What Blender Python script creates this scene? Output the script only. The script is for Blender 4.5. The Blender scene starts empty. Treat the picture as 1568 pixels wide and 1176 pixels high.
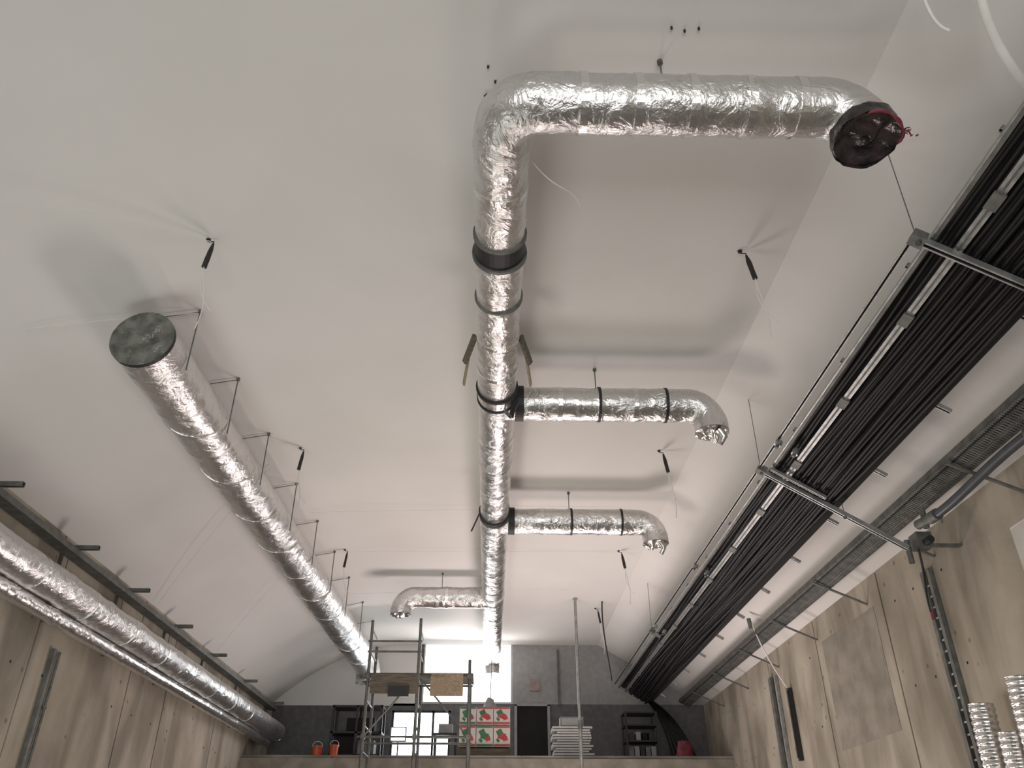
import bpy, math, random
from mathutils import Vector, Matrix, noise
random.seed(7)
H=1.6
C=bpy.context
# ------------------------------------------------------------------ materials
def newmat(name):
    m=bpy.data.materials.new(name); m.use_nodes=True
    nt=m.node_tree; b=nt.nodes['Principled BSDF']
    return m,nt,b
def N(nt,t,**k):
    n=nt.nodes.new(t)
    for a,v in k.items():
        if a in n.inputs: n.inputs[a].default_value=v
        else: setattr(n,a,v)
    return n
def mottled(name,c1,c2,scale=3,rough=.8,metal=0,bump=.1,bscale=30,detail=6,dist=.01,lo=.35,hi=.65,stretch=(1,1,1),spots=0,spec=.5):
    m,nt,b=newmat(name); L=nt.links
    tc=N(nt,'ShaderNodeTexCoord'); mp=N(nt,'ShaderNodeMapping'); mp.inputs['Scale'].default_value=stretch
    L.new(tc.outputs['Object'],mp.inputs['Vector'])
    n1=N(nt,'ShaderNodeTexNoise'); n1.inputs['Scale'].default_value=scale; n1.inputs['Detail'].default_value=detail
    L.new(mp.outputs[0],n1.inputs['Vector'])
    r=N(nt,'ShaderNodeValToRGB'); r.color_ramp.elements[0].position=lo; r.color_ramp.elements[1].position=hi
    r.color_ramp.elements[0].color=(*c1,1); r.color_ramp.elements[1].color=(*c2,1)
    L.new(n1.outputs['Fac'],r.inputs['Fac']); col=r.outputs[0]
    if spots:
        v=N(nt,'ShaderNodeTexVoronoi'); v.inputs['Scale'].default_value=spots
        L.new(mp.outputs[0],v.inputs['Vector'])
        r2=N(nt,'ShaderNodeValToRGB'); r2.color_ramp.elements[0].position=.05; r2.color_ramp.elements[1].position=.12
        r2.color_ramp.elements[0].color=(.40,.38,.35,1); r2.color_ramp.elements[1].color=(1,1,1,1)
        L.new(v.outputs['Distance'],r2.inputs['Fac'])
        mx=N(nt,'ShaderNodeMixRGB'); mx.blend_type='MULTIPLY'; mx.inputs['Fac'].default_value=.8
        L.new(col,mx.inputs['Color1']); L.new(r2.outputs[0],mx.inputs['Color2']); col=mx.outputs[0]
        mp2=N(nt,'ShaderNodeMapping'); mp2.inputs['Scale'].default_value=(1,1.6,.45)
        L.new(tc.outputs['Object'],mp2.inputs['Vector'])
        n3=N(nt,'ShaderNodeTexNoise'); n3.inputs['Scale'].default_value=.8; n3.inputs['Detail'].default_value=7; n3.inputs['Distortion'].default_value=.6
        L.new(mp2.outputs[0],n3.inputs['Vector'])
        r3=N(nt,'ShaderNodeValToRGB'); r3.color_ramp.elements[0].position=.38; r3.color_ramp.elements[1].position=.58
        r3.color_ramp.elements[0].color=(.58,.575,.56,1); r3.color_ramp.elements[1].color=(1,1,1,1)
        L.new(n3.outputs['Fac'],r3.inputs['Fac'])
        m2=N(nt,'ShaderNodeMixRGB'); m2.blend_type='MULTIPLY'; m2.inputs['Fac'].default_value=1
        L.new(col,m2.inputs['Color1']); L.new(r3.outputs[0],m2.inputs['Color2']); col=m2.outputs[0]
    L.new(col,b.inputs['Base Color'])
    n2=N(nt,'ShaderNodeTexNoise'); n2.inputs['Scale'].default_value=bscale; n2.inputs['Detail'].default_value=5
    L.new(mp.outputs[0],n2.inputs['Vector'])
    bp=N(nt,'ShaderNodeBump'); bp.inputs['Strength'].default_value=bump; bp.inputs['Distance'].default_value=dist
    L.new(n2.outputs['Fac'],bp.inputs['Height']); L.new(bp.outputs[0],b.inputs['Normal'])
    b.inputs['Roughness'].default_value=rough; b.inputs['Metallic'].default_value=metal
    b.inputs['Specular IOR Level'].default_value=spec
    return m
def foil(name,base=(.74,.735,.73),rough=.26,strength=.72,vs=8.5):
    m,nt,b=newmat(name); L=nt.links
    tc=N(nt,'ShaderNodeTexCoord')
    v=N(nt,'ShaderNodeTexVoronoi'); v.inputs['Scale'].default_value=vs; v.feature='F1'
    wn=N(nt,'ShaderNodeTexNoise'); wn.inputs['Scale'].default_value=5; wn.inputs['Detail'].default_value=8; wn.inputs['Distortion'].default_value=1.8
    mix=N(nt,'ShaderNodeMixRGB'); mix.inputs['Fac'].default_value=.22
    L.new(tc.outputs['Object'],mix.inputs['Color1']); L.new(wn.outputs['Color'],mix.inputs['Color2'])
    L.new(tc.outputs['Object'],wn.inputs['Vector']); L.new(mix.outputs[0],v.inputs['Vector'])
    n2=N(nt,'ShaderNodeTexNoise'); n2.inputs['Scale'].default_value=32; n2.inputs['Detail'].default_value=5; n2.inputs['Distortion'].default_value=1.2
    L.new(tc.outputs['Object'],n2.inputs['Vector'])
    n4=N(nt,'ShaderNodeTexNoise'); n4.inputs['Scale'].default_value=1.7; n4.inputs['Detail'].default_value=2
    L.new(tc.outputs['Object'],n4.inputs['Vector'])
    ms=N(nt,'ShaderNodeMapRange'); ms.inputs['From Min'].default_value=.35; ms.inputs['From Max'].default_value=.65
    ms.inputs['To Min'].default_value=strength*.5; ms.inputs['To Max'].default_value=strength*1.2
    L.new(n4.outputs['Fac'],ms.inputs['Value'])
    a1=N(nt,'ShaderNodeMath',operation='MULTIPLY_ADD'); a1.inputs[1].default_value=.30
    L.new(n2.outputs['Fac'],a1.inputs[0]); L.new(v.outputs['Distance'],a1.inputs[2])
    a2=N(nt,'ShaderNodeMath',operation='MULTIPLY_ADD'); a2.inputs[1].default_value=.8
    L.new(wn.outputs['Fac'],a2.inputs[0]); L.new(a1.outputs[0],a2.inputs[2])
    bp=N(nt,'ShaderNodeBump'); bp.inputs['Distance'].default_value=.02
    L.new(ms.outputs[0],bp.inputs['Strength'])
    L.new(a2.outputs[0],bp.inputs['Height']); L.new(bp.outputs[0],b.inputs['Normal'])
    rr=N(nt,'ShaderNodeMapRange'); rr.inputs['To Min'].default_value=rough-.08; rr.inputs['To Max'].default_value=rough+.12
    L.new(wn.outputs['Fac'],rr.inputs['Value']); L.new(rr.outputs[0],b.inputs['Roughness'])
    b.inputs['Base Color'].default_value=(*base,1); b.inputs['Metallic'].default_value=.95
    return m
def plain(name,c,rough=.6,metal=0,var=.25,scale=8,spec=.5):
    d=tuple(x*(1-var) for x in c)
    return mottled(name,d,c,scale=scale,rough=rough,metal=metal,bump=.15,bscale=40,dist=.004,spec=spec)
def emis(name,c,s):
    m,nt,b=newmat(name); b.inputs['Base Color'].default_value=(*c,1)
    n=N(nt,'ShaderNodeTexNoise'); n.inputs['Scale'].default_value=.8
    r=N(nt,'ShaderNodeValToRGB'); r.color_ramp.elements[0].color=(c[0]*.85,c[1]*.9,c[2]*.95,1); r.color_ramp.elements[1].color=(*c,1)
    nt.links.new(n.outputs['Fac'],r.inputs['Fac']); nt.links.new(r.outputs[0],b.inputs['Emission Color'])
    b.inputs['Emission Strength'].default_value=s
    return m
M_ceil=mottled('ceiling_plaster',(.725,.715,.69),(.78,.77,.75),scale=.5,rough=.9,bump=.06,bscale=14,dist=.01,spec=.25)
M_foil=foil('aluminium_foil'); M_tape=foil('foil_tape',(.84,.83,.82),.22,.3,9)
M_foil2=foil('aluminium_foil_soft',(.75,.745,.74),.28,.58,7.5)
M_black=plain('black_rubber',(.02,.02,.022),.55)
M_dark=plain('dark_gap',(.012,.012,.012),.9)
M_galv=mottled('galvanised_steel',(.28,.29,.29),(.44,.45,.44),scale=14,rough=.45,metal=.7,bump=.05)
M_galvd=mottled('dull_steel',(.13,.135,.13),(.21,.215,.20),scale=9,rough=.6,metal=.6,bump=.05)
M_conc=mottled('concrete_panel',(.38,.335,.27),(.50,.455,.375),scale=1.6,rough=.9,bump=.35,bscale=22,dist=.01,lo=.3,hi=.7,spots=3.3)
M_concd=mottled('damp_concrete',(.22,.20,.165),(.33,.30,.25),scale=3,rough=.8,bump=.3,bscale=22)
M_concg=mottled('grey_concrete',(.22,.21,.185),(.32,.30,.27),scale=1.5,rough=.9,bump=.3,spots=4)
M_plastic=mottled('black_plastic_film',(.012,.012,.013),(.05,.035,.035),scale=9,rough=.22,bump=.7,bscale=6,dist=.05)
M_gfilm=mottled('grey_plastic_film',(.07,.075,.065),(.22,.225,.205),scale=7,rough=.12,bump=1,bscale=7,dist=.06)
M_red=plain('red_sealant_foam',(.27,.035,.06),.6,var=.6)
M_white=plain('white_cable',(.8,.79,.75),.5,var=.1)
M_wood=mottled('chipboard',(.26,.20,.13),(.38,.31,.21),scale=30,rough=.8)
M_woodd=mottled('plank',(.09,.08,.06),(.17,.145,.11),scale=12,rough=.8,stretch=(.3,3,3))
M_hose=plain('blue_grey_hose',(.07,.08,.095),.4)
M_cable=plain('black_cable',(.010,.010,.011),.5,var=.4,spec=.3)
M_day=emis('daylight_glass',(1,.98,.97),1.6); M_day2=emis('daylight_glass_bright',(.93,.97,1),5)
M_glow=emis('lamp_glass',(.95,.98,1),60)
M_orange=plain('orange_plastic',(.6,.10,.03),.4)
M_cwhite=plain('carton_white',(.62,.60,.55),.7,var=.1)
M_cred=plain('carton_red',(.5,.06,.06),.6); M_cgreen=plain('carton_green',(.05,.18,.08),.6)
M_frame=plain('dark_paint',(.02,.02,.022),.5)
M_pl=plain('grey_plaster',(.34,.34,.34),.9,var=.15)
M_pld=plain('dark_plaster',(.15,.15,.155),.9)
M_pink=plain('pinkish_tile',(.34,.26,.25),.8)
M_lwhite=plain('white_plastic',(.55,.55,.54),.4,var=.15)

# ------------------------------------------------------------------ mesh builder
class MB:
    def __init__(s,name): s.n=name; s.v=[]; s.f=[]; s.mi=[]; s.mats=[]; s.sm=[]
    def m(s,mat):
        if mat not in s.mats: s.mats.append(mat)
        return s.mats.index(mat)
    def add(s,vs,fs,mat,smooth=False):
        o=len(s.v); s.v+= [tuple(v) for v in vs]; k=s.m(mat)
        for f in fs: s.f.append([i+o for i in f]); s.mi.append(k); s.sm.append(smooth)
    def box(s,c,d,mat,rot=None):
        c=Vector(c); R=rot or Matrix.Identity(3)
        vs=[c+R@Vector((x*d[0]/2,y*d[1]/2,z*d[2]/2)) for x in(-1,1) for y in(-1,1) for z in(-1,1)]
        s.add(vs,[(0,1,3,2),(4,6,7,5),(0,4,5,1),(2,3,7,6),(0,2,6,4),(1,5,7,3)],mat)
    def beam(s,a,b,w,h,mat,up=(0,0,1)):
        a=Vector(a);b=Vector(b);d=(b-a);L=d.length;d.normalize();u=Vector(up)
        if abs(d.dot(u))>.95:u=Vector((0,1,0))
        x=d.cross(u).normalized();z=x.cross(d).normalized()
        R=Matrix((x,d,z)).transposed(); s.box((a+b)/2,(w,L,h),mat,R)
    def channel(s,a,b,w,h,mat,up=(0,0,1),t=.004):
        a=Vector(a);b=Vector(b);d=(b-a).normalized();u=Vector(up)
        if abs(d.dot(u))>.95:u=Vector((0,1,0))
        x=d.cross(u).normalized();z=x.cross(d).normalized()
        s.beam(a+z*h/2,b+z*h/2,w,t,mat,z)
        s.beam(a+x*w/2,b+x*w/2,t,h,mat,z); s.beam(a-x*w/2,b-x*w/2,t,h,mat,z)
        for q in(-1,1): s.beam(a+x*q*w*.38-z*h/2,b+x*q*w*.38-z*h/2,w*.24,t,mat,z)
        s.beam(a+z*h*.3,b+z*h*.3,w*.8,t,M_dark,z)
    def tube(s,pts,rf,mat,seg=12,cap=True,wr=0,smooth=True,wf=3.0):
        pts=[Vector(p) for p in pts]; n=len(pts); vs=[];fs=[]
        t=(pts[1]-pts[0]).normalized(); a=Vector((0,0,1)) if abs(t.z)<.9 else Vector((1,0,0))
        u=t.cross(a).normalized()
        acc=0
        for i,p in enumerate(pts):
            t2=((pts[min(i+1,n-1)]-pts[max(i-1,0)])).normalized()
            u=(u-t2*u.dot(t2)).normalized(); w=t2.cross(u)
            if i: acc+=(pts[i]-pts[i-1]).length
            r=rf(acc) if callable(rf) else rf
            for k in range(seg):
                an=2*math.pi*k/seg; d=u*math.cos(an)+w*math.sin(an)
                rr=r
                if wr:
                    q=p+d*r
                    rr+=wr*(noise.noise(q*wf)*1.2+noise.noise(q*wf*4)*.6+noise.noise(q*wf*9)*.25)
                vs.append(p+d*rr)
        for i in range(n-1):
            for k in range(seg):
                k2=(k+1)%seg; fs.append((i*seg+k,i*seg+k2,(i+1)*seg+k2,(i+1)*seg+k))
        s.add(vs,fs,mat,smooth)
        if cap: 
            s.add(vs[:seg],[list(range(seg))[::-1]],mat); s.add(vs[-seg:],[list(range(seg))],mat)
    def cyl(s,a,b,r,mat,seg=10): s.tube([a,b],r,mat,seg)
    def ring(s,c,ax,r,w,h,mat,seg=32):
        c=Vector(c);ax=Vector(ax).normalized()
        prof=[(-w/2,0),(-w/2,h),(w/2,h),(w/2,0)]
        a=Vector((0,0,1)) if abs(ax.z)<.9 else Vector((1,0,0)); u=ax.cross(a).normalized(); v=ax.cross(u)
        vs=[];fs=[]
        for k in range(seg):
            an=2*math.pi*k/seg; d=u*math.cos(an)+v*math.sin(an)
            for (q,hh) in prof: vs.append(c+ax*q+d*(r+hh))
        for k in range(seg):
            k2=(k+1)%seg
            for j in range(4):
                j2=(j+1)%4; fs.append((k*4+j,k*4+j2,k2*4+j2,k2*4+j))
        s.add(vs,fs,mat)
    def disc(s,c,ax,r,mat,amp=.02,rings=9,seg=40,dome=0):
        c=Vector(c);ax=Vector(ax).normalized()
        a=Vector((0,0,1)) if abs(ax.z)<.9 else Vector((1,0,0)); u=ax.cross(a).normalized(); v=ax.cross(u)
        vs=[c+ax*dome];fs=[]
        for i in range(1,rings+1):
            q=r*i/rings
            for k in range(seg):
                an=2*math.pi*k/seg; p=c+(u*math.cos(an)+v*math.sin(an))*q
                e=1-(i/rings)**4
                p=p+ax*(amp*e*(noise.noise(p*7)+.6*noise.noise(p*17))*1.6+dome*(1-(i/rings)**2)); vs.append(p)
        for k in range(seg): fs.append((0,1+k,1+(k+1)%seg))
        for i in range(rings-1):
            for k in range(seg):
                k2=(k+1)%seg; fs.append((1+i*seg+k,1+(i+1)*seg+k,1+(i+1)*seg+k2,1+i*seg+k2))
        s.add(vs,fs,mat,True)
    def build(s,parent=None):
        me=bpy.data.meshes.new(s.n); me.from_pydata(s.v,[],s.f)
        for m in s.mats: me.materials.append(m)
        me.polygons.foreach_set('material_index',s.mi); me.polygons.foreach_set('use_smooth',s.sm)
        me.update()
        import bmesh
        bm=bmesh.new(); bm.from_mesh(me); bmesh.ops.recalc_face_normals(bm,faces=bm.faces); bm.to_mesh(me); bm.free()
        o=bpy.data.objects.new(s.n,me); C.collection.objects.link(o)
        if parent: o.parent=parent
        return o
def empty(name):
    o=bpy.data.objects.new(name,None); C.collection.objects.link(o); return o
def path(corners,R=.35,step=.03):
    P=[Vector(c) for c in corners]; out=[]
    def seg(a,b):
        L=(b-a).length; n=max(1,int(L/step)); return [a+(b-a)*(i/n) for i in range(n)]
    cur=P[0]
    for i in range(1,len(P)-1):
        d1=(P[i-1]-P[i]).normalized(); d2=(P[i+1]-P[i]).normalized()
        ang=d1.angle(d2); tl=R/math.tan(ang/2); a=P[i]+d1*tl; b=P[i]+d2*tl
        out+=seg(cur,a)
        bis=(d1+d2).normalized(); cc=P[i]+bis*(R/math.sin(ang/2))
        va=a-cc; vb=b-cc; tot=va.angle(vb); ax=va.cross(vb).normalized(); n=max(6,int(R*tot/step))
        for k in range(n): out.append(cc+Matrix.Rotation(tot*k/n,3,ax)@va)
        cur=b
    out+=seg(cur,P[-1]); out.append(P[-1]); return out
def sm(a,b,n): a=Vector(a);b=Vector(b);return [a+(b-a)*i/n for i in range(n+1)]
def bez(p0,p1,p2,p3,n=16):
    p0,p1,p2,p3=map(Vector,(p0,p1,p2,p3))
    return [(1-t)**3*p0+3*(1-t)**2*t*p1+3*(1-t)*t*t*p2+t**3*p3 for t in [i/n for i in range(n+1)]]

# ------------------------------------------------------------------ room shell (z relative to camera height)
Y0,Y1=-6,20.0; XW=5.0
prof=[]
for i in range(26):
    x=-5.1+3.7*i/25
    prof.append((x,4.75-.0796*max(0,(-1.6-x))**2.3))
NS=len(prof)
prof+=[(0,4.75),(2.6,4.75),(5.1,3.33)]
def ceil_z(x):
    for (a,za),(b,zb) in zip(prof,prof[1:]):
        if a<=x<=b: return za+(zb-za)*(x-a)/(b-a)
    return 3.33
mb=MB('ceiling'); ys=[Y0,Y1]
vs=[(x,y,z) for y in ys for x,z in prof]+[(x,y,z+.15) for y in ys for x,z in prof]; n=len(prof)
mb.add(vs,[(i,i+1,n+i+1,n+i) for i in range(NS)],M_ceil,True)
mb.add(vs,[(i,i+1,n+i+1,n+i) for i in range(NS,n-1)],M_ceil)
fs=[(2*n+i,3*n+i,3*n+i+1,2*n+i+1) for i in range(n-1)]
fs+=[(i,2*n+i,2*n+i+1,i+1) for i in range(n-1)]+[(n+i,n+i+1,3*n+i+1,3*n+i) for i in range(n-1)]
fs+=[(0,n,3*n,2*n),(n-1,3*n-1,4*n-1,2*n-1)]
mb.add(vs,fs,M_ceil)
mb.build()
mb=MB('floor'); mb.box((0,7,-1.7),(10.4,26.4,.2),M_concg); mb.build()
def wall(name,x,joints,sgn):
    mb=MB(name)
    mb.box((x+sgn*.13,7,.87),(.06,26,5.1),M_dark)
    e=[Y0]+joints+[Y1]
    for a,b in zip(e,e[1:]):
        mb.box((x+sgn*.05,(a+b)/2,.87),(.1,b-a-.034,5.08),M_conc)
        for yy in (a+.35,b-.35):
            for zz in (2.9,1.9,.8): mb.cyl((x-sgn*.002,yy,zz),(x+sgn*.01,yy,zz),.016,M_dark,8)
    return mb
w=wall('wall_left',-XW,[-3.5,-1,1.5,4,6.6,9.2,11.85,13.3,15.9,18.2],-1); w.build()
w=wall('wall_right',XW,[-3,0,3,6,9.0,10.2,12.6,15.0,17.5],1)
w.box((XW-.002,11.4,2.25),(.008,1.9,1.5),M_concd)
w.build()
mb=MB('wall_end'); yw=Y1+.1
def wb(x0,x1,z0,z1,m): mb.box(((x0+x1)/2,yw,(z0+z1)/2),(x1-x0,.2,z1-z0),m)
wb(-5.1,5.1,-1.6,2.2,M_concg)
wb(-5.1,-2.25,2.2,3.35,M_pld); wb(-2.25,-.9,3.25,3.4,M_pld); wb(-.9,5.1,2.2,3.4,M_pld)
wb(-5.1,-1.6,3.35,4.9,M_ceil); wb(.53,5.1,3.4,4.9,M_pl)
mb.box((1.05,Y1-.02,3.82),(.24,.04,.26),M_pink)
mb.box((1.62,Y1-.03,4.0),(.05,.06,1.25),M_pld)
mb.build()
mb=MB('window_1'); mb.box((-.53,Y1+.1,4.08),(2.13,.04,1.36),M_day)
for x in(-1.58,.51): mb.box((x,Y1+.06,4.08),(.04,.06,1.36),M_lwhite)
mb.box((-.53,Y1+.06,3.42),(2.13,.08,.05),M_lwhite); mb.build()
mb=MB('window_2'); mb.box((-1.575,Y1+.1,2.72),(1.35,.04,1.06),M_day2)
for x in(-2.23,-1.3,-.92): mb.box((x,Y1+.05,2.72),(.05,.07,1.06),M_frame)
for z in(2.22,3.23): mb.box((-1.575,Y1+.05,z),(1.35,.07,.05),M_frame)
mb.build()
mb=MB('wall_back'); yb=Y0-.1
def wb(x0,x1,z0,z1,m): mb.box(((x0+x1)/2,yb,(z0+z1)/2),(x1-x0,.2,z1-z0),m)
wb(-5.1,-3.2,-1.6,4.9,M_conc); wb(3.2,5.1,-1.6,4.9,M_conc); wb(-3.2,3.2,2.4,4.9,M_conc); mb.build()
mb=MB('mezzanine_slab'); mb.box((0,19.0,1.92),(10,2.0,.30),M_concg); mb.box((0,17.985,1.90),(10,.03,.22),M_concd)
for x in(-3.3,0,3.3): mb.box((x,19,0.08),(.35,.35,3.38),M_concg)
mb.build()

# ------------------------------------------------------------------ ducts
ZD=4.3; R0=.195
def foil_duct(mb,corners,r,bends=.3,mat=M_foil,wr=.007,tapes=True,seg=44,cap=False):
    pts=path(corners,bends,.03)
    tot=sum((pts[i+1]-pts[i]).length for i in range(len(pts)-1))
    tp=[ .9*k+random.uniform(-.12,.12) for k in range(1,int(tot/.9)+1)]
    def rf(s):
        q=r
        if tapes:
            for t in tp:
                if abs(s-t)<.035: q+=.005
        return q
    mb.tube(pts,rf,mat,seg,cap=cap,wr=wr)
    return pts
DM=empty('ventilation_duct')
mb=MB('foil_insulated_run')
foil_duct(mb,[(2.35,3.56,4.03),(2.35,3.56,ZD),(.03,3.56,ZD),(.03,19.4,ZD),(.03,19.4,3.95)],R0,.24)
for yb_ in (7.5,10.86):
    foil_duct(mb,[(.1,yb_,ZD),(2.3,yb_,ZD),(2.3,yb_,3.98)],.178,.24)
    e=Vector((2.3,yb_,3.975)); mb.disc(e,(0,0,-1),.178,M_tape,amp=.06,dome=.03)
    for x in (.27,):
        mb.ring((x,yb_,ZD),(1,0,0),.18,.09,.012,M_black)
    for x in (1.12,1.83): mb.ring((x,yb_,ZD),(1,0,0),.178,.03,.012,M_black)
    for x in (.7,1.5): mb.ring((x,yb_,ZD),(1,0,0),.178,.05,.007,M_tape)
    mb.tube([(2.36,yb_-.05,3.97),(2.4,yb_-.06,3.9),(2.36,yb_-.02,3.83)],lambda s:.05-.15*s,M_tape,8,wr=.02,wf=9)
foil_duct(mb,[(-.05,14.6,ZD),(-1.62,14.6,ZD),(-1.62,14.6,3.98)],.185,.26)
mb.disc((-1.62,14.6,3.975),(0,0,-1),.185,M_tape,amp=.04)
mb.disc((.03,19.4,3.945),(0,0,-1),R0,M_gfilm)
mb.ring((-.8,14.6,ZD),(1,0,0),.187,.05,.01,M_tape)
mb.tube(sm((2.35,3.56,4.10),(2.35,3.54,3.99),6),lambda s:.205+.02*s,M_plastic,40,cap=False,wr=.012,wf=8)
mb.disc((2.35,3.54,4.0),(0,-.1,-1),.205,M_plastic,amp=.035,dome=-.03)
rp=[(2.35+.212*math.cos(t),3.545+.212*math.sin(t),4.0+.02*math.sin(3*t)) for t in [.3-2.2*i/20 for i in range(21)]]
mb.tube(rp,.009,M_red,8,wr=.010,wf=14)
rp=[(2.35+.21*math.cos(t),3.56+.21*math.sin(t),4.06+.02*math.sin(4*t)) for t in [-.7+2.6*i/20 for i in range(21)]]
mb.tube(rp,.012,M_red,8,wr=.012,wf=14)
def collar(y,r=R0,w=.05,h=.02,mat=M_black): mb.ring((.03,y,ZD),(0,1,0),r-.003,w,h,mat)
collar(4.93,w=.2,h=.010,mat=M_black); collar(5.05,w=.03,h=.03,mat=M_galvd); collar(4.82,w=.03,h=.02,mat=M_galvd)
collar(5.62,w=.02,h=.018,mat=M_galvd); collar(7.15,w=.03,h=.025); collar(7.25,w=.12,h=.010,mat=M_tape); collar(7.35,w=.03,h=.018)
collar(10.5,w=.03,h=.026); collar(10.62,w=.05,h=.018,mat=M_galvd); collar(14.3,w=.03,h=.02,mat=M_tape)
for y in (4.3,6.2,6.75,8.2,8.9,9.6,11.9,13.0,15.8,17.2,18.3): collar(y,w=.05,h=.009,mat=M_tape)
for x in (.55,.9,1.25,1.62,1.95): mb.ring((x,3.56,ZD),(1,0,0),R0-.002,.05,.010,M_tape)
mb.beam((.24,7.2,ZD+.02),(.18,7.32,ZD-.27),.05,.012,M_black); mb.beam((.11,7.3,ZD-.2),(.18,7.32,ZD-.27),.05,.012,M_galvd)
mb.beam((.26,7.36,ZD-.05),(.19,7.33,ZD-.26),.03,.012,M_galvd)
mb.beam((-.17,10.5,ZD-.02),(-.29,10.7,ZD-.22),.02,.01,M_black)
mb.build(DM)
for sx in(-1,1):
    mb=MB('wooden_spacer_strip')
    x=.03+sx*.215
    mb.beam((x,6.35,ZD+.08),(x+sx*.10,6.55,ZD-.10),.03,.09,M_woodd); mb.beam((x+sx*.06,6.5,ZD-.06),(x+sx*.11,6.75,ZD-.22),.02,.07,M_wood)
    mb.build(DM)
def rod(mb,x,y,z0,r=.006,arm=0):
    zc=ceil_z(x); mb.cyl((x,y,z0),(x,y,zc),r,M_galvd,8)
    mb.cyl((x,y,zc-.03),(x,y,zc+.0),.02,M_galvd,8)
mb=MB('hanger_rods')
for y in (5.1,7.1,10.45,14.3,16,18.2): rod(mb,.03,y,ZD+.17)
for y in (7.5,10.86): rod(mb,1.1,y,ZD+.16)
rod(mb,1.1,3.56,ZD+.18); rod(mb,-.9,14.6,ZD+.16)
for k,(x,y) in enumerate([(1.13,3.3),(1.22,3.32),(1.31,3.3),(-.07,3.63),(-.02,3.75)]):
    z=ceil_z(x); mb.cyl((x,y,z-.02),(x,y,z),.008,M_black,8)
mb.beam((-.09,3.86,4.74),(-.04,3.9,4.70),.015,.04,M_black)
mb.build(DM)
mb=MB('red_sealant')
for k in range(34):
    a=random.uniform(-.3,1.3); q=random.uniform(.20,.33); p=Vector((2.35+q*math.cos(a),3.56+.1*math.sin(a)-.02,4.06+.2*math.sin(a)))
    p2=p+Vector((random.uniform(-.06,.06),random.uniform(-.04,.04),random.uniform(-.06,.06)))
    mb.tube([p,(p+p2)/2+Vector((.01,.0,.01)),p2],lambda s:.004,M_red,6,wr=.004,wf=20)
mb.build(DM)

DL=empty('ventilation_duct')
mb=MB('foil_insulated_run')
a=Vector((-3.12,6.0,4.06)); b=Vector((-2.78,19.3,4.06)); d=(b-a).normalized()
foil_duct(mb,[a,b,b+Vector((.0,.0,-.35))],.275,.34,M_foil2,wr=.009,seg=56)
mb.ring(a+d*.03,d,.272,.04,.010,M_black)
mb.disc(a+d*.005,-d,.283,M_gfilm,amp=.035)
side=d.cross(Vector((0,0,1))).normalized(); up=side.cross(d)
for s0 in [1.2+1.15*k for k in range(10)]:
    pts=[]
    for i in range(22):
        t=i/21; an=-2.6+t*3.6
        pts.append(a+d*(s0+t*.5)+ (side*math.cos(an)+up*math.sin(an))*.276)
    mb.tube(pts,.009,M_tape,6)
mb.build(DL)
mb=MB('hanger_rods')
for y in (6.35,7.6,8.9,10.4,11.8,13.2,14.6,16.2,17.6):
    x=-3.12+(y-6)*.34/13.3
    rod(mb,x+.29,y,3.95,r=.007)
    z=ceil_z(x+.29)-.02; mb.cyl((x-.1,y-.05,ceil_z(x-.1)-.02),(x+.29,y,z),.005,M_galvd,6)
mb.build(DL)

DW=empty('ventilation_duct')
mb=MB('foil_insulated_run')
foil_duct(mb,[(-4.70,-1,2.64),(-4.66,19.3,2.68)],.18,.3,M_foil2,wr=.008)
mb.disc((-4.66,19.31,2.68),(0,1,0),.18,M_tape); mb.disc((-4.70,-1.01,2.64),(0,-1,0),.18,M_tape)
for y in [1+1.2*k for k in range(15)]: mb.ring((-4.70+.002*y,y,2.642+.002*y),(0,1,0),.179,.05,.008,M_tape)
mb.build(DW)
mb=MB('small_insulated_pipe')
foil_duct(mb,[(-4.80,0,2.40),(-4.78,19.0,2.43)],.085,.3,M_tape,wr=.004,seg=20,cap=True)
mb.build(DW)
mb=MB('strut_wall_brackets')
for y in (3.8,5.6,7.4,9.2,10.85,12.7,14.6,16.8,19.2):
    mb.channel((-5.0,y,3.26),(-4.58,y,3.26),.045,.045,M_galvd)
    mb.beam((-4.985,y,3.27),(-4.985,y,2.4),.04,.02,M_galvd,(0,1,0))
    mb.cyl((-4.9,y,3.23),(-4.9,y,2.62),.006,M_galvd,6)
mb.build(DW)
mb=MB('cable_tray')
mb.beam((-4.88,-1,3.17),(-4.88,19.6,3.17),.16,.006,M_galvd); 
for x in(-4.96,-4.80): mb.beam((x,-1,3.20),(x,19.6,3.20),.006,.07,M_galvd)
for k in range(4): mb.tube([( -4.94+.04*k,y,3.20+.01*math.sin(y*2+k)) for y in [ -1+.8*i for i in range(26)]],.015,M_cable,8)
mb.build(DW)
mb=MB('vertical_strut_channel')
mb.channel((-4.97,9.6,-1.6),(-4.97,9.6,2.2),.06,.04,M_galvd,(1,0,0)); mb.cyl((-4.975,9.75,-1.6),(-4.975,9.75,2.2),.016,M_galvd,10)
for z in(0,.8,1.6): mb.box((-4.984,9.75,z),(.03,.08,.03),M_galvd)
mb.build()

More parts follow.
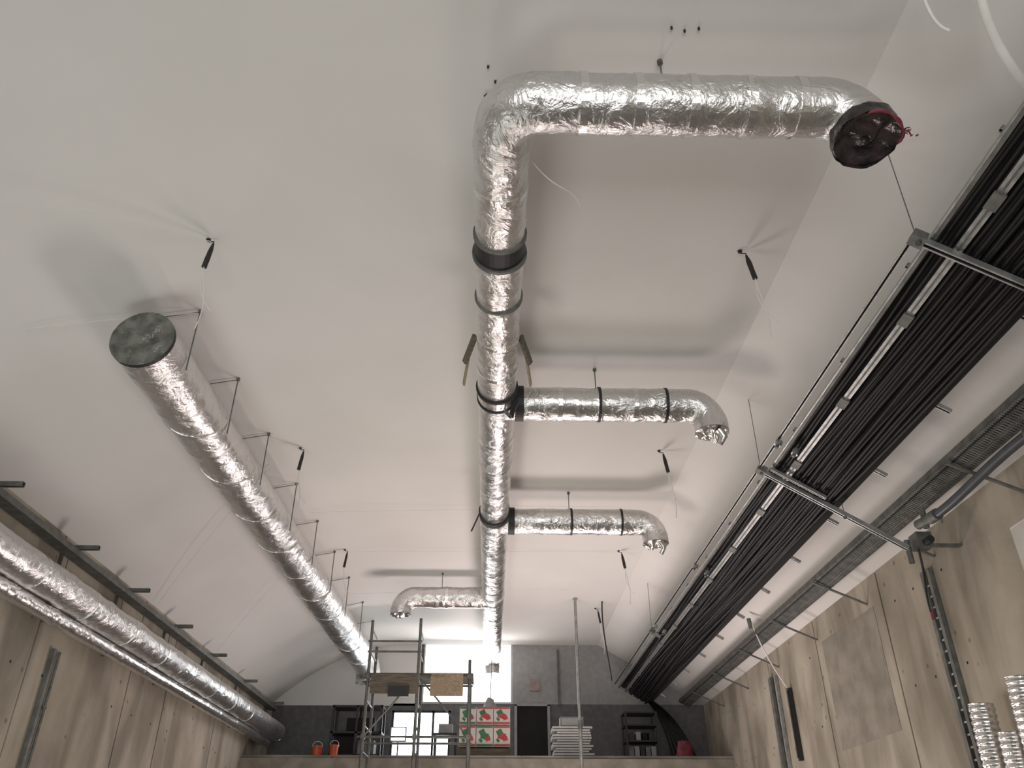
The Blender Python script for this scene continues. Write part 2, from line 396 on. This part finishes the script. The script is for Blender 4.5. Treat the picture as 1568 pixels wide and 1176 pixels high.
# ------------------------------------------------------------------ right cable ladder
CL=empty('suspended_cable_ladder')
O=Vector((2.98,0,3.74)); sl=Vector((1,0,-.62)).normalized(); nn=Vector((.62,0,1)).normalized()
def T(s,y,h=0): return O+sl*s+nn*h+Vector((0,y,0))
ya,yb=1.0,19.6
mb=MB('ladder_rails')
mb.beam(T(0,ya),T(0,yb),.012,.09,M_galv,nn); mb.beam(T(.02,ya,-.045),T(.02,yb,-.045),.025,.006,M_galvd,nn)
mb.beam(T(.19,ya,-.03),T(.19,yb,-.03),.06,.01,M_galv,nn); mb.beam(T(.19,ya),T(.19,yb),.012,.09,M_galvd,nn)
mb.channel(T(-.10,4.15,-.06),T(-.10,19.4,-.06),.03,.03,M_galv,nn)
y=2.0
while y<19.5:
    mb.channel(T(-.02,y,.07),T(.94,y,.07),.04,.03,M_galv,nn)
    mb.box(T(.19,y+.4,-.04),(.08,.14,.02),M_galvd,Matrix.Rotation(math.atan(.62),3,'Y'))
    y+=1.27
mb.build(CL)
mb=MB('black_cable_bundle')
for k in range(18):
    s=.045+.04*k if k<4 else .25+.036*(k-4)
    ph=random.uniform(0,6); r=random.uniform(.019,.026)
    pts=[T(s+.008*math.sin(yy*.9+ph)+.006*math.sin(yy*2.3+ph*2),yy,-.0+.008*math.sin(yy*1.7+ph)) for yy in [ya+.25*i for i in range(int((yb-ya)/.25)+1)]]
    mb.tube(pts,r,M_cable,8)
for k in range(9):
    s=.28+.055*k; ph=random.uniform(0,6)
    pts=[T(s+.025*math.sin(yy*.7+ph),yy,-.035+.008*math.sin(yy*1.3+ph)) for yy in [ya+.25*i for i in range(int((yb-ya)/.25)+1)]]
    mb.tube(pts,.019,M_cable,8)
for k in range(7):
    s=.3+.07*k; p=T(s,yb-.6,-.03)
    mb.tube(bez(p,p+Vector((.2,.5,0)),p+Vector((.75,.7,-.2)),(4.1+.09*k,19.6,2.12),18),.02,M_cable,8)
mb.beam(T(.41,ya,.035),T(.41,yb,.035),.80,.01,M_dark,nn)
mb.build(CL)
def trapeze(y,s1,extra=False):
    mb=MB('trapeze_hanger')
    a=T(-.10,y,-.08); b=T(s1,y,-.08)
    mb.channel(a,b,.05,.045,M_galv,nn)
    for s in (-.06,.88):
        if s>s1: continue
        p=T(s,y,-.1); mb.cyl(p,(p.x,p.y,ceil_z(p.x)),.004,M_galvd,8); mb.cyl(p-Vector((0,0,.02)),p+Vector((0,0,.04)),.018,M_galvd,6)
    mb.box(T(-.07,y,-.07),(.10,.10,.07),M_galvd,Matrix.Rotation(math.atan(.62),3,'Y'))
    if extra: mb.channel(T(0,y-.13,-.08),T(.62,y-.13,-.08),.03,.03,M_galv,nn)
    return mb.build(CL)
trapeze(4.15,1.25); trapeze(7.85,1.55,True)
for y in (14.6,): trapeze(y,.1)
mb=MB('pipe_clamp')
for y in (7.2,11.0,14.2):
    for s in(-.08,.1): mb.cyl(T(s,y,-.06),T(s,y,-.12),.035,M_galv,10); mb.cyl(T(s,y,-.12),T(s,y,-.15),.02,M_galvd,6)
mb.build(CL)
PT=empty('perforated_cable_tray')
mb=MB('tray_body')
tx=4.45; tz=3.34; hw=.10; sb=.5
y=1.0
while y<19.6:
    mb.beam((tx-hw,y,tz+hw*sb),(tx+hw,y,tz-hw*sb),.022,.004,M_galvd); y+=.036
for q in(-hw,-.035,.035,hw): mb.beam((tx+q,1,tz-q*sb),(tx+q,19.6,tz-q*sb),.022,.006,M_galvd)
for q in(-hw,hw): mb.beam((tx+q,1,tz-q*sb+.03),(tx+q,19.6,tz-q*sb+.03),.006,.06,M_galvd)
mb.beam((tx,1,tz+.035),(tx,19.6,tz+.035),.14,.02,M_frame)
for yy in (3,5,6.9,8.7,10.6,12.5,14.4,16.3,18.2): 
    mb.beam((tx-.12,yy,tz+.02),(4.995,yy,tz-.27),.035,.02,M_galvd)
mb.build(PT)
mb=MB('flexible_hose')
hp=bez((4.5,5.75,3.16),(4.42,6.4,3.16),(4.42,7.0,3.02),(4.40,7.55,3.06),24)
mb.tube(hp,.045,M_hose,16)
for i in(0,22): 
    p=hp[i];q=hp[i+2]; mb.cyl(p,q,.06,M_galvd,14)
mb.cyl((4.40,7.55,3.06),(4.40,7.80,3.09),.05,M_galvd,14); mb.cyl((4.40,7.66,3.0),(4.40,7.66,3.2),.03,M_galvd,12)
mb.tube(bez((4.5,5.8,3.16),(4.55,5.5,3.2),(4.6,5.2,3.05),(4.6,4.8,3.1)),.06,M_galvd,14)
mb.cyl((4.5,5.9,3.25),(4.5,5.9,3.02),.025,M_galvd,10)
mb.box((4.55,8.1,3.02),(.16,.18,.16),M_galvd); mb.cyl((4.55,8.0,2.98),(4.55,7.9,2.98),.04,M_black,12)
mb.cyl((4.42,8.15,3.05),(4.42,8.15,2.8),.03,M_galvd,10); mb.tube(bez((4.5,8.1,2.94),(4.5,8.1,2.6),(4.6,8.4,2.6),(4.62,8.4,2.35)),.012,M_black,8)
mb.cyl((4.62,8.4,2.36),(4.62,8.4,2.28),.014,M_red,8)
mb.beam((4.6,8.15,3.0),(4.99,8.15,3.0),.05,.03,M_galvd)
mb.build(PT)
mb=MB('hanging_white_cable'); mb.cyl((4.30,13.5,3.66),(4.32,13.5,3.5),.035,M_galvd,10)
mb.tube(bez((4.34,13.5,3.6),(4.34,13.2,3.1),(4.7,13.9,3.0),(4.93,14.0,2.66)),.012,M_white,8); mb.build(PT)
mb=MB('vertical_strut_channel')
for q in(0,.14): mb.channel((4.97,8.85+q,-1.6),(4.97,8.85+q,2.98),.06 ,.045,M_galvd,(-1,0,0))
z=-1.4
while z<2.9: mb.box((4.965,8.92,z),(.012,.14,.02),M_galv); z+=.12
mb.build()
mb=MB('vertical_strut_channel')
mb.channel((4.97,14.6,-1.6),(4.97,14.6,2.98),.07,.045,M_galv,(-1,0,0)); mb.channel((4.96,14.85,-1.6),(4.96,14.85,2.98),.12,.05,M_galvd,(-1,0,0)); mb.build()
mb=MB('fluorescent_lamp_housing'); mb.box((4.965,14.0,2.1),(.06,.08,1.1),M_frame); mb.box((4.95,14.0,2.1),(.065,.05,1.02),M_black); mb.build()
for (x,y,zt) in ((4.72,8.15,1.40),(4.76,7.5,1.52),(4.74,7.82,1.1)):
    mb=MB('flexible_foil_duct')
    pts=[(x+.01*math.sin(i*.05),y,-1.6+ (zt+1.6)*i/260) for i in range(261)]
    mb.tube(pts,lambda s:.115+.006*math.sin(s*2*math.pi/.06),M_tape,24,cap=True); mb.build()
mb=MB('wall_distribution_box'); mb.box((4.9,6.75,2.45),(.2,.5,.6),M_white); mb.box((4.79,6.75,2.45),(.02,.44,.54),M_cwhite); mb.cyl((4.78,6.55,2.45),(4.76,6.55,2.45),.02,M_black); mb.build()

# ------------------------------------------------------------------ lamp wires on the ceiling
def pendant(x,y,l=.26,tilt=.05):
    mb=MB('capped_lamp_wire'); z=ceil_z(x)-.001
    mb.tube([(x-.05,y,z),(x-.02,y,z-.03),(x+.02,y,z-.03),(x+.02,y,z-.07)],.006,M_black,8)
    mb.cyl((x-.03,y,z-.015),(x-.03,y,z),.02,M_black,8)
    a=Vector((x+.02,y,z-.05)); b=a+Vector((tilt,.0,-l))
    mb.tube(sm(a,b,8),lambda s:.010+.012*min(1,s/.08),M_black,10,wr=.003)
    mb.tube(bez(b,b+Vector((.0,.0,-.15)),b+Vector((.1,.05,-.3)),b+Vector((.04,.02,-.62))),.005,M_white,6)
    mb.tube(bez(b,b+Vector((.02,.0,-.1)),b+Vector((-.07,.05,-.2)),b+Vector((.14,.02,-.45))),.004,M_white,6)
    mb.build()
for y in (5.5,9.47,13.3,16.8): pendant(2.2,y,tilt=.04)
for y in (5.4,9.4,13.2): pendant(-2.45,y,tilt=-.03)
mb=MB('ceiling_guy_wires')
def wire(a,b,sag=.03,r=.0028):
    a=Vector(a);b=Vector(b);mb.tube([a+(b-a)*t-Vector((0,0,sag*4*t*(1-t))) for t in [i/10 for i in range(11)]],r,M_white,5)
def cw(x,y,dz=.03): return (x,y,ceil_z(x)-dz)
wire(cw(-4.9,3.3),cw(-2.45,5.4),-.1); wire(cw(-4.1,5.9),cw(-2.83,6.35),-.02); wire(cw(-2.83,8.9),cw(-2.45,9.4),0); wire(cw(-2.8,13.2),cw(-2.45,13.2),0)
wire(cw(-2.7,11.4),cw(2.1,11.4),-.02); wire(cw(-2.6,13.2),cw(2.2,13.3),-.02); wire(cw(-2.7,15.5),cw(1.66,15.5),-.02)
wire(cw(-4.9,12,.1),cw(-2.9,9.7),-.08); wire(cw(-4.9,15,.1),cw(-2.9,12.7),-.08)
mb.tube(bez((.25,4.1,4.33),(.45,4.2,4.1),(.5,4.2,4.25),(.62,4.4,4.2)),.004,M_white,6)
mb.build()
mb=MB('white_conduit')
mb.tube(bez((2.62,2.3,4.66),(2.66,2.7,4.30),(2.78,2.85,4.15),(3.05,3.05,4.0),18)+[Vector((3.5,3.4,3.75))],.026,M_white,12); mb.build()
mb=MB('hanging_cable')
mb.tube(bez((2.3,2.5,4.73),(2.42,2.75,4.4),(2.5,2.9,4.25),(2.62,2.9,4.2),14),.010,M_white,8); mb.build()
mb=MB('telescopic_prop'); mb.cyl((1.68,16.1,-1.6),(1.68,16.1,2.4),.035,M_galv,14); mb.cyl((1.68,16.1,2.4),(1.68,16.1,4.73),.028,M_galv,14)
mb.box((1.68,16.1,4.735),(.08,.08,.02),M_galv); mb.box((1.68,16.1,-1.59),(.15,.15,.02),M_galv); mb.cyl((1.68,16.1,2.3),(1.68,16.1,2.45),.045,M_galvd,14); mb.build()
mb=MB('hanging_cable'); mb.tube(bez((2.25,16.3,4.75),(2.2,16.3,4.2),(2.32,16.3,3.6),(2.35,16.3,3.2)),.014,M_black,8); mb.build()

# ------------------------------------------------------------------ scaffold
mb=MB('scaffold_tower')
X=[-2.36,-1.40,-.40]; Yf,Yr=16.4,17.3
for i,x in enumerate(X):
    top=[4.35,4.4,3.6][i]
    for y in(Yf,Yr):
        mb.cyl((x,y,-1.6),(x,y,top-(.3 if y==Yr else 0)),.03,M_galvd,10); mb.cyl((x,y,-1.6),(x,y,-1.57),.08,M_galvd,12)
    z=-1.2
    while z<top-.1:
        mb.cyl((x,Yf,z),(x,Yr,z),.018,M_galvd,8); z+=.45
for z in (.3,2.2,3.28):
    for y in(Yf,Yr): mb.cyl((X[0]-.1,y,z),(X[2]+.05,y,z),.022,M_galvd,8)
for z in (3.75,3.95): mb.cyl((X[0]-.05,Yf,z),(X[1]+.05,Yf,z),.02,M_galvd,8)
for k in range(4): mb.box(((X[0]+X[2])/2,Yf+.12+.22*k,3.33),(2.1,.2,.045),M_woodd)
mb.box((-.83,Yf-.04,3.13),(.62,.03,.42),M_wood); mb.box((-1.0,Yf-.06,3.10),(.30,.02,.34),M_wood)
mb.box((-1.85,Yf-.03,3.14),(.9,.04,.36),M_woodd); mb.box((-1.75,Yf-.06,3.0),(.4,.02,.2),M_frame)
mb.cyl((X[0],Yf,2.2),(X[1],Yf,3.3),.016,M_galvd,8); mb.cyl((X[1],Yf,3.3),(X[2],Yf,2.2),.016,M_galvd,8)
for x in X:
    for z in(2.2,3.28): mb.box((x,Yf,z),(.08,.08,.09),M_galvd)
mb.build()

# ------------------------------------------------------------------ stuff on the mezzanine
zt=2.072
mb=MB('printed_carton')
bx,by=-.10,18.5
mb.box((bx,by,zt+.08),(1.1,.5,.16),M_woodd)
for k in range(3):
    x=bx-.36+.36*k
    for j,(cz,hh) in enumerate(((.40,.42),(.80,.36))):
        mb.box((x,by,zt+.0+cz),(.345,.45,hh-.01),M_cwhite)
        c1=(M_cred,M_cgreen,M_cred)[(k+j)%3]
        mb.box((x,by-.229,zt+cz+.0),(.15,.008,hh*.30),c1,Matrix.Rotation(.35,3,'Y'))
        mb.box((x-.05,by-.231,zt+cz+hh*.18),(.12,.008,hh*.22),M_cgreen,Matrix.Rotation(-.5,3,'Y'))
        mb.box((x+.07,by-.233,zt+cz-hh*.12),(.10,.008,hh*.20),M_cred,Matrix.Rotation(-.3,3,'Y'))
        mb.box((x-.08,by-.234,zt+cz-hh*.2),(.07,.008,hh*.12),M_cgreen,Matrix.Rotation(.7,3,'Y'))
        mb.box((x,by-.232,zt+cz-hh*.41),(.33,.006,.035),c1)
        mb.box((x,by-.232,zt+cz+hh*.42),(.33,.006,.03),c1)
mb.build()
mb=MB('plastic_bag')
mb.tube([(.0,18.55,zt+.985),(.0,18.55,zt+1.06),(.0,18.55,zt+1.14),(0.02,18.55,zt+1.19)],lambda s:.14-.5*max(0,s-.06),M_pl,14,wr=.03,wf=7)
mb.tube(bez((.02,18.55,zt+1.18),(.0,18.6,zt+1.4),(.03,18.7,zt+1.7),(.03,18.75,4.12)),.008,M_black,6); mb.build()
mb=MB('metal_shelf_rack')
x0,x1=-3.4,-2.35
for x in(x0,(x0+x1)/2,x1):
    for y in(18.9,19.4): mb.box((x,y,zt+.55),(.05,.05,1.1),M_frame)
for z in(.1,.55,1.08): mb.box(((x0+x1)/2,19.15,zt+z),(x1-x0+.05,.55,.04),M_frame)
mb.box((-3.1,19.15,zt+.3),(.4,.4,.34),M_dark); mb.box((-2.65,19.15,zt+.26),(.35,.4,.28),M_galvd); mb.box((-2.8,19.15,zt+.72),(.6,.4,.26),M_dark)
mb.build()
def bucket(x,y,r=.1,h=.2):
    mb=MB('orange_bucket'); mb.tube([(x,y,zt),(x,y,zt+h*.5),(x,y,zt+h)],lambda s:r*(.85+.15*s/h),M_orange,18); mb.ring((x,y,zt+h-.02),(0,0,1),r*.98,.02,.012,M_orange,20)
    mb.tube([(x+r*math.cos(t),y,zt+h+.09*math.sin(t)) for t in [math.pi*i/10 for i in range(11)]],.005,M_white,6); mb.build()
bucket(-3.55,18.3); bucket(-3.2,18.28,.09,.22)
mb=MB('site_floodlight'); mb.cyl((-1.95,18.8,zt),(-1.95,18.8,zt+.35),.015,M_frame); mb.box((-1.95,18.8,zt+.02),(.35,.3,.03),M_frame)
mb.box((-1.95,18.8,zt+.50),(.34,.07,.3),M_frame); mb.box((-1.95,18.76,zt+.50),(.28,.02,.24),M_glow); mb.build()
mb=MB('door_1')
mb.box((.98,19.96,zt+.63),(.72,.06,1.26),M_dark)
for x in(.6,1.36): mb.box((x,19.94,zt+.65),(.06,.1,1.3),M_pl)
mb.box((.98,19.94,zt+1.3),(.82,.1,.06),M_pl); mb.build()
mb=MB('stacked_white_panels')
cx,cy=1.75,18.7
for k in range(12):
    wd=.78+.07*math.sin(k*1.9); z=zt+.025+.052*k
    mb.box((cx+.03*math.sin(k*2.3),cy,z),(wd,.6,.036),M_lwhite)
    mb.box((cx,cy+.02,z+.026),(.66,.5,.016),M_pld)
mb.box((cx+.02,cy+.1,zt+.74),(.5,.35,.2),M_pl); mb.box((cx+.02,cy-.078,zt+.74),(.44,.006,.14),M_lwhite)
mb.build()
mb=MB('open_metal_shelf')
for x in(2.98,3.65):
    for y in(18.9,19.4): mb.box((x,y,zt+.5),(.04,.04,1.0),M_frame)
for z in(.08,.4,.72,.98): mb.box((3.31,19.15,zt+z),(.72,.52,.03),M_frame)
for k in range(5): mb.box((3.07+.12*k,19.1,zt+.2),(.1,.3,.18+.02*(k%3)),[M_galvd,M_pl,M_black][k%3])
for k in range(4): mb.box((3.1+.14*k,19.1,zt+.5),(.1,.3,.15+.03*(k%2)),[M_black,M_pl,M_dark][k%3])
mb.build()
mb=MB('red_sack'); mb.tube(sm((4.1,18.5,zt+.02),(4.1,18.5,zt+.34),6),lambda s:.2-.25*s,M_red,16,wr=.04,wf=5); mb.build()
mb=MB('work_table')
mb.box((-.95,19.0,zt+.5),(.5,.6,.04),M_frame)
for x in(-1.17,-.73):
    for y in(18.75,19.25): mb.box((x,y,zt+.25),(.03,.03,.5),M_frame)
mb.box((-.95,19,zt+.62),(.3,.3,.2),M_pl); mb.build()

# ------------------------------------------------------------------ shift all to real height above floor
for o in list(C.scene.objects):
    if o.parent is None: o.location.z+=H

# ------------------------------------------------------------------ lights
def area(name,loc,tgt,sx,sy,p,col,spread=180):
    l=bpy.data.lights.new(name,'AREA'); l.shape='RECTANGLE'; l.size=sx; l.size_y=sy; l.energy=p; l.color=col; l.spread=math.radians(spread)
    o=bpy.data.objects.new(name,l); C.collection.objects.link(o); o.location=loc
    o.rotation_euler=(Vector(tgt)-Vector(loc)).to_track_quat('-Z','Y').to_euler(); return o
area('added_light_rear',(0,-5.8,2.0),(0,6,4.5),6.2,3.9,440,(1,.985,.97))  # area light added in an invented rear opening, puts streaks on the foil
area('added_light_far',(1.6,14.6,.4),(0,12.5,6),2.4,2.2,275,(1,.85,.82))  # unseen warm light added low down, throws duct shadows toward the camera
area('added_light_near',(-3.2,5.5,.3),(-.5,6.5,6),2.8,2.8,85,(.98,1,.95))  # unseen light added low on the left, pushes soft duct shadows rightward
area('added_light_right',(-1.5,10,.4),(4.8,10,3.8),2.0,2.0,150,(1,.87,.77))  # unseen warm light added to brighten the right wall, no lamp modelled
area('window_daylight',(-.5,19.7,5.4),(0,8,4),2,1.1,60,(1,.94,.92))
w=bpy.data.worlds.new('World'); C.scene.world=w; w.use_nodes=True
bg=w.node_tree.nodes['Background']; bg.inputs[0].default_value=(.9,.93,1,1); bg.inputs[1].default_value=.7
# ------------------------------------------------------------------ camera
cam=bpy.data.cameras.new('Camera'); co=bpy.data.objects.new('Camera',cam); C.collection.objects.link(co)
cam.sensor_width=36; cam.lens=28.48; cam.clip_end=200
co.location=(0,0,H); co.rotation_euler=(math.radians(90+31.2),0,math.radians(-1.48)); C.scene.camera=co
C.scene.view_settings.view_transform='Standard'; C.scene.view_settings.look='None'
C.scene.view_settings.exposure=0
